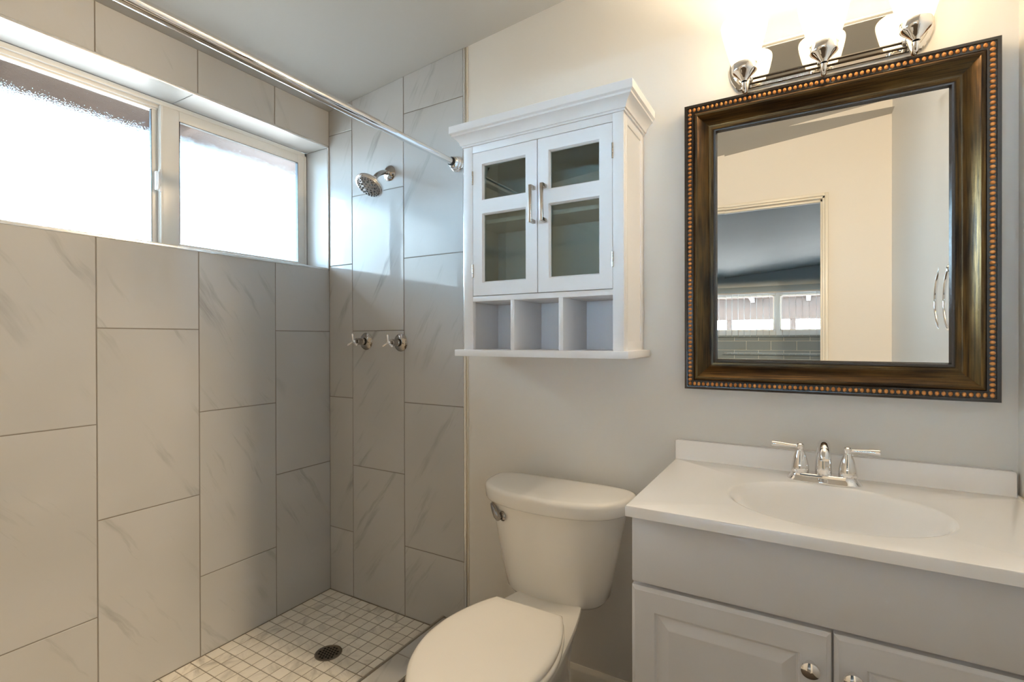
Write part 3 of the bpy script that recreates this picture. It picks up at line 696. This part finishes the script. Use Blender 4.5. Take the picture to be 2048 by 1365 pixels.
SC_X = 1.226
def seat_outline(g, z, n=72, yb=-0.322):
    key = [(yb, 0.106), (-0.340, 0.117), (-0.38, 0.136), (-0.43, 0.153), (-0.48, 0.164), (-0.53, 0.168), (-0.58, 0.165), (-0.63, 0.153), (-0.68, 0.132), (-0.72, 0.106), (-0.755, 0.075), (-0.780, 0.042), (-0.790, 0.0)]
    # smooth with Catmull-Rom
    pts = []
    K = [(-0.30, 0.09)] + key + [(-0.780, -0.042)]
    for i in range(1, len(K) - 2):
        for s in range(4):
            t = s / 4
            def cr(a, b_, c, d): return 0.5 * ((2 * b_) + (-a + c) * t + (2 * a - 5 * b_ + 4 * c - d) * t * t + (-a + 3 * b_ - 3 * c + d) * t ** 3)
            pts.append((cr(*[K[i + q][1] for q in (-1, 0, 1, 2)]), cr(*[K[i + q][0] for q in (-1, 0, 1, 2)])))
    pts.append((0.0, -0.790))
    right = pts[:-1]; left = [(-x, y) for x, y in right[::-1]]
    loop = right + [pts[-1]] + left
    # offset by scaling round the centre
    cy = -0.55; out = []
    for x, y in loop:
        L = math.hypot(x, y - cy); k = (L + g) / L
        out.append((SC_X + x * k, cy + (y - cy) * k, z))
    return out
b = B(); lp = [seat_outline(g, z) for g, z in ((-0.003, 0.3795), (0.0, 0.381), (0.001, 0.386), (0.0, 0.3925), (-0.004, 0.3965), (-0.012, 0.3985), (-0.04, 0.4005), (-0.08, 0.402))]
loft(b, lp); obj('seat_lid', b, M['seat'], to, ang=50)
b = B(); lp = [seat_outline(g, z) for g, z in ((-0.001, 0.3585), (0.003, 0.360), (0.004, 0.366), (0.004, 0.372), (0.001, 0.3765), (-0.004, 0.378))]
loft(b, lp); obj('seat', b, M['seat'], to, ang=50)
for s in (-1, 1):
    b = B(); box(b, SC_X + s * 0.075 - 0.022, SC_X + s * 0.075 + 0.022, -0.318, -0.292, 0.352, 0.378, 0.006, seg=3); obj('seat_hinge', b, M['seat'], to)
# bowl body: horizontal sections from the rim down
def bowl_sec(z, sc, yf, yb, hb, hw):
    """outline: rear half width hb at yb, widest hw, front at yf"""
    pts = []; n = 72
    for i in range(n):
        a = 2 * math.pi * i / n; c, s = math.cos(a), math.sin(a)
        cy = yf + 0.26 * sc
        if s < 0: y = cy - (cy - yf) * abs(s) ** 0.95; x = hw * math.copysign(abs(c) ** 0.9, c)
        else:
            t = abs(s) ** 0.8; y = cy + (yb - cy) * t
            w = hw + (hb - hw) * min(1, max(0, (y - cy) / (yb - cy))) ** 1.2
            x = w * math.copysign(abs(c) ** 0.45, c)
        pts.append((SC_X + x, y, z))
    return pts
b = B(); lp = []
for z, yf, yb, hb, hw in ((FZ, -0.60, -0.17, 0.100, 0.115), (FZ + 0.03, -0.60, -0.17, 0.098, 0.112), (0.06, -0.595, -0.165, 0.090, 0.104), (0.14, -0.62, -0.16, 0.085, 0.108), (0.22, -0.68, -0.15, 0.088, 0.128), (0.29, -0.745, -0.12, 0.098, 0.152), (0.335, -0.778, -0.08, 0.108, 0.163), (0.347, -0.783, -0.075, 0.110, 0.165), (0.353, -0.782, -0.077, 0.108, 0.163), (0.356, -0.775, -0.085, 0.100, 0.155)):
    lp.append(bowl_sec(z, 1.0, yf, yb, hb, hw))
loft(b, lp); obj('bowl', b, M['china'], to, ang=50)
b = B(); lathe(b, (TX, -0.10, 0.33), (0, 0, 1), [(0.06, 0), (0.06, 0.03)], 24)
for s in (-1, 1): box(b, TX + s * 0.11 - 0.03, TX + s * 0.11 + 0.03, -0.15, -0.06, 0.330, 0.340, 0.003) if False else None
obj('tank_gasket', b, M['rubber'], to)

# ---------------------------------------------------------------- vanity cabinet
VX0, VX1, VF = 1.585, 2.336, -0.463
va = thing('vanity_cabinet', 'white vanity cabinet with raised panel doors under the sink', 'cabinet', (1.96, -0.24, FZ))
b = B(); box(b, VX0, VX1, VF, VF + 0.018, 0.06, 0.774, 0.001); box(b, VX0, VX0 + 0.015, VF + 0.018, -0.001, 0.06, 0.774); box(b, VX1 - 0.015, VX1, VF + 0.018, -0.001, 0.06, 0.774)
box(b, VX0 + 0.015, VX1 - 0.015, VF + 0.018, -0.001, 0.06, 0.075); obj('cabinet_box', b, M['vanity'], va)
b = B(); box(b, VX0, VX1, VF + 0.07, -0.001, FZ, 0.060); obj('toe_kick', b, M['toekick'], va, smooth=False)
b = B(); box(b, 1.579, VX1, -0.483, VF - 0.0005, 0.6205, 0.766, 0.0025); obj('false_drawer_front', b, M['vanity'], va)
def raised_door(x0, x1, knobx, dl):
    z0, z1 = 0.075, 0.611; yf = -0.4835; b = B(); lps = []
    for g, y in ((0.0, VF - 0.0005), (0.0, yf + 0.0055), (0.0015, yf + 0.004), (0.007, yf + 0.0012), (0.008, yf), (0.051, yf), (0.0545, yf + 0.0055), (0.058, yf + 0.0062), (0.077, yf + 0.0012), (0.080, yf + 0.0004), (0.082, yf)):
        lps.append([(x0 + g, y, z0 + g), (x1 - g, y, z0 + g), (x1 - g, y, z1 - g), (x0 + g, y, z1 - g)])
    loft(b, lps)
    d = obj('door', b, M['vanity'], va, smooth=False, label=dl)
    b = B(); lathe(b, (knobx, yf, 0.543), (0, -1, 0), [(0.0085, 0), (0.008, 0.003), (0.0055, 0.006), (0.0055, 0.011), (0.009, 0.0135), (0.0145, 0.0165), (0.0165, 0.0205), (0.0155, 0.0245), (0.011, 0.0278), (0.005, 0.0295), (0.0, 0.030)], 40, cap1=False)
    k = obj('knob', b, M['chrome'], d, label='round chrome door knob'); k.matrix_parent_inverse = Matrix.Identity(4)
raised_door(1.578, 1.9585, 1.9245, 'left raised panel door')
raised_door(1.9625, 2.335, 1.992, 'right raised panel door')

# ---------------------------------------------------------------- countertop with oval basin
TZ = 0.799; TX0, TX1, TY0, TY1 = 1.574, 2.341, -0.516, -0.001
cp = thing('countertop', 'white moulded vanity top with an oval sink', 'countertop', (1.96, -0.26, 0.776))
BX, BY, BA, BB = 1.966, -0.287, 0.212, 0.172
angs = sorted(set([2 * math.pi * i / 96 for i in range(96)] + [math.atan2(y - BY, x - BX) % (2 * math.pi) for x in (TX0, TX1) for y in (TY0, TY1)]))
def ray_rect(a, g=0.0):
    c, s = math.cos(a), math.sin(a); t = 9
    if c > 1e-9: t = min(t, (TX1 - g - BX) / c)
    if c < -1e-9: t = min(t, (TX0 + g - BX) / c)
    if s > 1e-9: t = min(t, (TY1 - g - BY) / s)
    if s < -1e-9: t = min(t, (TY0 + g - BY) / s)
    return BX + c * t, BY + s * t
def ell(a, k=1.0):
    c, s = math.cos(a), math.sin(a); r = 1 / math.sqrt((c / BA) ** 2 + (s / BB) ** 2) * k
    return BX + c * r, BY + s * r
b = B()
lps = [[(*ray_rect(a), 0.775) for a in angs], [(*ray_rect(a), TZ - 0.004) for a in angs], [(*ray_rect(a, 0.0012), TZ - 0.0012) for a in angs], [(*ray_rect(a, 0.004), TZ) for a in angs], [(*ell(a, 1.03), TZ) for a in angs], [(*ell(a, 1.0), TZ - 0.0006) for a in angs]]
loft(b, lps, False, False)
obj('counter_slab', b, M['top'], cp, ang=30)
b = B(); lps = [[(*ell(a, 1.0), TZ - 0.0006) for a in angs]]
for k, dz in ((0.985, 0.0015), (0.965, 0.0042), (0.93, 0.0125), (0.88, 0.029), (0.81, 0.055), (0.72, 0.083), (0.60, 0.102), (0.46, 0.115), (0.30, 0.123), (0.12, 0.126)):
    lps.append([(*ell(a, k), TZ - dz) for a in angs])
loft(b, lps, False, True); obj('basin', b, M['top'], cp, ang=60, label='oval integral sink basin')
b = B(); lathe(b, (BX, BY, TZ - 0.127), (0, 0, 1), [(0.026, 0), (0.026, 0.003), (0.022, 0.004), (0.019, 0.002), (0.0, 0.002)], 32, cap1=False); obj('sink_drain', b, M['chrome'], cp)
b = B()
def bs(x0, x1, y0, y1, z1, r=0.008):
    pts = [(x0, TZ - 0.001), (x1, TZ - 0.001)] + [(x1 - r + r * math.cos(a), z1 - r + r * math.sin(a)) for a in [R(90) * i / 6 for i in range(7)]] + [(x0 + r - r * math.sin(a), z1 - r + r * math.cos(a)) for a in [R(90) * i / 6 for i in range(7)]]
    loft(b, [[(x, y0 + 0.0015, z) for x, z in pts], [(x, y0, z) for x, z in pts], [(x, y1, z) for x, z in pts]])
bs(TX0, 2.336, -0.021, -0.001, 0.858)
obj('backsplash', b, M['top'], cp, ang=30)
b = B(); box(b, 2.336, 2.3425, -0.47, -0.001, TZ - 0.002, TZ + 0.004, 0.001); obj('caulk_line', b, M['trimpaint'], cp)

# ---------------------------------------------------------------- faucet
FX, FY = 1.957, -0.088
fa = thing('faucet', 'chrome centerset faucet with two lever handles behind the sink', 'faucet', (FX, FY, TZ))
def stad(cx, cy, L, w, z, n=48, p=2.2):
    out = []
    for i in range(n):
        a = 2 * math.pi * i / n; c, s = math.cos(a), math.sin(a)
        out.append((cx + (L if abs(c) > 1e-9 else 0) * math.copysign(min(1, abs(c) * 3), c) + w * c, cy + w * math.copysign(abs(s) ** 0.9, s), z))
    return out
b = B(); lps = []
for dz, L, w in ((0.0, 0.051, 0.030), (0.003, 0.051, 0.0305), (0.006, 0.051, 0.0285), (0.010, 0.051, 0.0245), (0.015, 0.051, 0.0215), (0.019, 0.051, 0.0205), (0.0205, 0.051, 0.0190)):
    lps.append(stad(FX, FY, L, w, TZ + dz))
loft(b, lps); obj('base_plate', b, M['chrome'], fa, ang=30)
for s in (-1, 1):
    hx = FX + s * 0.0515
    b = B(); lathe(b, (hx, FY, TZ + 0.020), (0, 0, 1), [(0.0195, 0), (0.0205, 0.002), (0.0205, 0.008), (0.0195, 0.020), (0.0165, 0.034), (0.0125, 0.046), (0.0092, 0.054), (0.0080, 0.058), (0.0085, 0.061), (0.0092, 0.066), (0.0090, 0.071), (0.0065, 0.0735), (0.0, 0.074)], 36, cap1=False)
    hh = obj('handle', b, M['chrome'], fa)
    b = B(); z0 = TZ + 0.020 + 0.065
    tube(b, [(hx + s * q, FY - q * 0.03, z0 + dz) for q, dz in ((0.004, 0), (0.012, 0.0003), (0.024, 0.001), (0.038, 0.0016), (0.052, 0.0020), (0.060, 0.0022), (0.0655, 0.0022), (0.067, 0.0022))], [0.0048, 0.0046, 0.0050, 0.0058, 0.0072, 0.0076, 0.0072, 0.005], 20)
    k = obj('lever', b, M['chrome'], hh); k.matrix_parent_inverse = Matrix.Identity(4)
b = B()
sp = [(FX, FY + 0.004, TZ + 0.018), (FX, FY + 0.005, TZ + 0.030), (FX, FY + 0.006, TZ + 0.050), (FX, FY + 0.005, TZ + 0.068), (FX, FY, TZ + 0.084), (FX, FY - 0.012, TZ + 0.0955), (FX, FY - 0.028, TZ + 0.099), (FX, FY - 0.046, TZ + 0.096), (FX, FY - 0.062, TZ + 0.087), (FX, FY - 0.072, TZ + 0.077), (FX, FY - 0.0755, TZ + 0.071)]
tube(b, sp, [0.0190, 0.0195, 0.0188, 0.0170, 0.0150, 0.0140, 0.0135, 0.0132, 0.0130, 0.0122, 0.0105], 28)
obj('spout', b, M['chrome'], fa)


# ---------------------------------------------------------------- framed mirror
MX0, MX1, MZ0, MZ1 = 1.606, 2.3045, 1.0165, 1.8565
mi = thing('framed_mirror', 'large mirror in a dark bronze beaded frame above the sink', 'mirror', (1.957, 0, MZ0))
def ring(bm, prof, uvl=None):
    """mitred frame; prof: (inset, y)"""
    corners = lambda g: [(MX0 + g, MZ0 + g), (MX1 - g, MZ0 + g), (MX1 - g, MZ1 - g), (MX0 + g, MZ1 - g)]
    acc = 0
    for (g0, y0), (g1, y1) in zip(prof[:-1], prof[1:]):
        c0, c1 = corners(g0), corners(g1); L = math.hypot(g1 - g0, y1 - y0)
        for i in range(4):
            j = (i + 1) % 4
            f = bm.faces.new([bm.verts.new((c0[i][0], y0, c0[i][1])), bm.verts.new((c0[j][0], y0, c0[j][1])), bm.verts.new((c1[j][0], y1, c1[j][1])), bm.verts.new((c1[i][0], y1, c1[i][1]))])
            if uvl:
                for lp_, (c, v) in zip(f.loops, ((c0[i], acc), (c0[j], acc), (c1[j], acc + L), (c1[i], acc + L))):
                    t = c[0] if i % 2 == 0 else c[1]
                    lp_[uvl].uv = (t + i * 7.3, v + i * 1.7)
        acc += L
b = B(); ring(b, [(0.0, -0.001), (0.0, -0.040), (0.0012, -0.0425), (0.006, -0.0435), (0.0085, -0.043), (0.0095, -0.0405), (0.0225, -0.0405), (0.0235, -0.0425), (0.0262, -0.0432), (0.0272, -0.042)])
bmesh.ops.remove_doubles(b, verts=list(b.verts), dist=1e-6); obj('outer_edge', b, M['frame_black'], mi, ang=25, label='black outer edge of the frame')
b = B(); uvl = b.loops.layers.uv.new('uv'); pf = [(0.0272, -0.042), (0.029, -0.0455), (0.033, -0.0475), (0.037, -0.0465)]
for i in range(13):
    t = i / 12; pf.append((0.037 + 0.041 * t, -0.0465 + 0.022 * math.sin(t * math.pi / 2) ** 0.9 + 0.0 * t))
ring(b, pf, uvl); bmesh.ops.remove_doubles(b, verts=list(b.verts), dist=1e-6); fr = obj('frame', b, M['frame'], mi, ang=25, label='brown bronze scooped frame')
b = B(); ring(b, [(0.078, -0.0245), (0.0792, -0.0285), (0.0820, -0.0300), (0.0855, -0.0290), (0.0885, -0.0225), (0.0893, -0.0208)])
bmesh.ops.remove_doubles(b, verts=list(b.verts), dist=1e-6); obj('inner_edge', b, M['frame_black'], mi, ang=25, label='black inner lip of the frame')
# beads
b = B(); step = 0.01225; g = 0.016; ry = 0.0052
def bead(x, z, horiz):
    t = bmesh.new(); bmesh.ops.create_uvsphere(t, u_segments=10, v_segments=7, radius=1.0)
    sx_, sz_ = (0.0047, 0.0058) if horiz else (0.0058, 0.0047)
    merge(b, t, 0, Matrix.Translation((x, -0.0405, z)) @ Matrix.Diagonal((sx_, 0.0042, sz_, 1)))
nx = round((MX1 - MX0 - 2 * g) / step); nz = round((MZ1 - MZ0 - 2 * g) / step)
for i in range(nx + 1):
    x = MX0 + g + (MX1 - MX0 - 2 * g) * i / nx
    bead(x, MZ0 + g, True); bead(x, MZ1 - g, True)
for i in range(1, nz):
    z = MZ0 + g + (MZ1 - MZ0 - 2 * g) * i / nz
    bead(MX0 + g, z, False); bead(MX1 - g, z, False)
obj('bead_moulding', b, M['copper'], mi, ang=80, label='copper coloured bead moulding')
b = B(); gx0, gx1, gz0, gz1 = MX0 + 0.087, MX1 - 0.087, MZ0 + 0.087, MZ1 - 0.087; bw = 0.0215; yy = -0.020
rise = bw * math.tan(R(1.1))
loft(b, [[(gx0, yy - rise, gz0), (gx1, yy - rise, gz0), (gx1, yy - rise, gz1), (gx0, yy - rise, gz1)], [(gx0 + bw, yy, gz0 + bw), (gx1 - bw, yy, gz0 + bw), (gx1 - bw, yy, gz1 - bw), (gx0 + bw, yy, gz1 - bw)]], False, True)
obj('mirror_glass', b, M['mirror'], mi, smooth=False)
b = B(); box(b, MX0 + 0.01, MX1 - 0.01, -0.016, -0.002, MZ0 + 0.01, MZ1 - 0.01); obj('backing_board', b, M['black'], mi, smooth=False)

# ---------------------------------------------------------------- vanity light
vl = thing('vanity_light', 'three-lamp chrome vanity light bar with opal glass shades above the mirror', 'light fixture', (1.957, 0, 1.94))
PZ0, PZ1, PX0, PX1 = 1.880, 2.002, 1.750, 2.166
def plate(g, y, n=10):
    z0, z1 = PZ0 + g, PZ1 - g; zm, hz = (z0 + z1) / 2, (z1 - z0) / 2; bul = 0.025
    x0, x1 = PX0 + g, PX1 - g
    pts = [(x1 + bul * math.cos(t * math.pi / 2) if False else x1 + bul * (1 - t * t), zm + hz * t) for t in [-1 + 2 * i / n for i in range(n + 1)]]
    pts += [(x0 - bul * (1 - t * t), zm + hz * t) for t in [1 - 2 * i / n for i in range(n + 1)]]
    return [(x, y, z) for x, z in pts]
b = B(); loft(b, [plate(0, -0.001), plate(0, -0.008), plate(0.002, -0.011), plate(0.009, -0.0125), plate(0.011, -0.0165), plate(0.013, -0.018), plate(0.019, -0.0185), plate(0.0215, -0.023), plate(0.0235, -0.024)])
obj('back_plate', b, pbr('polished_plate', (0.70, 0.67, 0.62), 0.035, 1.0), vl, smooth=False)
LY = -0.122
for i, lx in enumerate((1.7765, 1.957, 2.1375)):
    nm = ('shower side', 'middle', 'right hand')[i]
    b = B(); tube(b, bez((lx, -0.020, 1.905), (lx, -0.055, 1.880), (lx, LY + 0.012, 1.795), (lx, LY, 1.850), 16), [0.0075, 0.0072, 0.007, 0.0068, 0.0066, 0.0064, 0.0062, 0.0060, 0.0060, 0.0060, 0.0060, 0.0060, 0.0060, 0.0062, 0.0064, 0.0068, 0.0072], 20)
    lathe(b, (lx, -0.023, 1.903), (0, -1, -0.5), [(0.014, 0), (0.013, 0.004), (0.009, 0.007)], 24)
    ar = obj('lamp_arm', b, M['chrome'], vl)
    b = B(); lathe(b, (lx, LY, 1.846), (0, 0, 1), [(0.0078, 0.006), (0.0088, 0.009), (0.0205, 0.0215), (0.0265, 0.027), (0.0300, 0.0305), (0.0310, 0.033), (0.0310, 0.049), (0.0300, 0.051), (0.0285, 0.051), (0.0285, 0.036), (0.0, 0.036)], 40, cap1=False)
    k = obj('lamp_cup', b, M['chrome'], ar); k.matrix_parent_inverse = Matrix.Identity(4)
    b = B(); out = [(0.0270, 0.0), (0.0285, 0.004), (0.0335, 0.020), (0.0405, 0.045), (0.0470, 0.070), (0.0525, 0.092), (0.0560, 0.108), (0.0572, 0.118), (0.0565, 0.1225), (0.0545, 0.1235)]
    inn = [(r - 0.0035, t) for r, t in out[-2::-1]]
    lathe(b, (lx, LY, 1.8845), (0, 0, 1), out + inn, 48, cap0=False, cap1=False)
    obj('lamp_shade', b, M['opal'], vl, ang=60, label='glowing opal glass shade')
    ld = bpy.data.lights.new('bulb_light', 'POINT'); ld.energy = BULB_POWER; ld.color = BULB_COLOR; ld.shadow_soft_size = 0.022
    ld.use_nodes = True; ln = ld.node_tree.nodes; fo = ln.new('ShaderNodeLightFalloff'); fo.inputs['Strength'].default_value = 1.0; fo.inputs['Smooth'].default_value = 0.0
    f1 = ln.new('ShaderNodeMath'); f1.operation = 'MULTIPLY'; f1.inputs[1].default_value = 0.0; f2 = ln.new('ShaderNodeMath'); f2.operation = 'MULTIPLY_ADD'; f2.inputs[1].default_value = 0.85
    lk = ld.node_tree.links; lk.new(fo.outputs['Linear'], f1.inputs[0]); lk.new(fo.outputs['Constant'], f2.inputs[0]); lk.new(f1.outputs[0], f2.inputs[2])
    lk.new(f2.outputs[0], ln['Emission'].inputs['Strength'])
    lo = bpy.data.objects.new('bulb_light', ld); COL.objects.link(lo); lo.location = (lx, LY, 1.952)

# ---------------------------------------------------------------- towel ring on the right wall (seen in the mirror)
tr = thing('towel_ring', 'chrome towel ring on the right wall, seen in the mirror', 'towel ring', (XR, -0.50, 1.385))
b = B(); lathe(b, (XR, -0.50, 1.385), (-1, 0, 0), [(0.026, 0), (0.027, 0.003), (0.024, 0.007), (0.014, 0.012), (0.010, 0.02), (0.010, 0.045), (0.013, 0.052), (0.010, 0.060), (0.0, 0.062)], 32, cap1=False); obj('wall_mount', b, M['chrome'], tr)
b = B(); tube(b, [(XR - 0.052, -0.50 + 0.098 * math.sin(2 * math.pi * i / 48), 1.290 + 0.098 * math.cos(2 * math.pi * i / 48)) for i in range(48)], 0.0048, 14, closed=True); obj('ring', b, M['chrome'], tr)
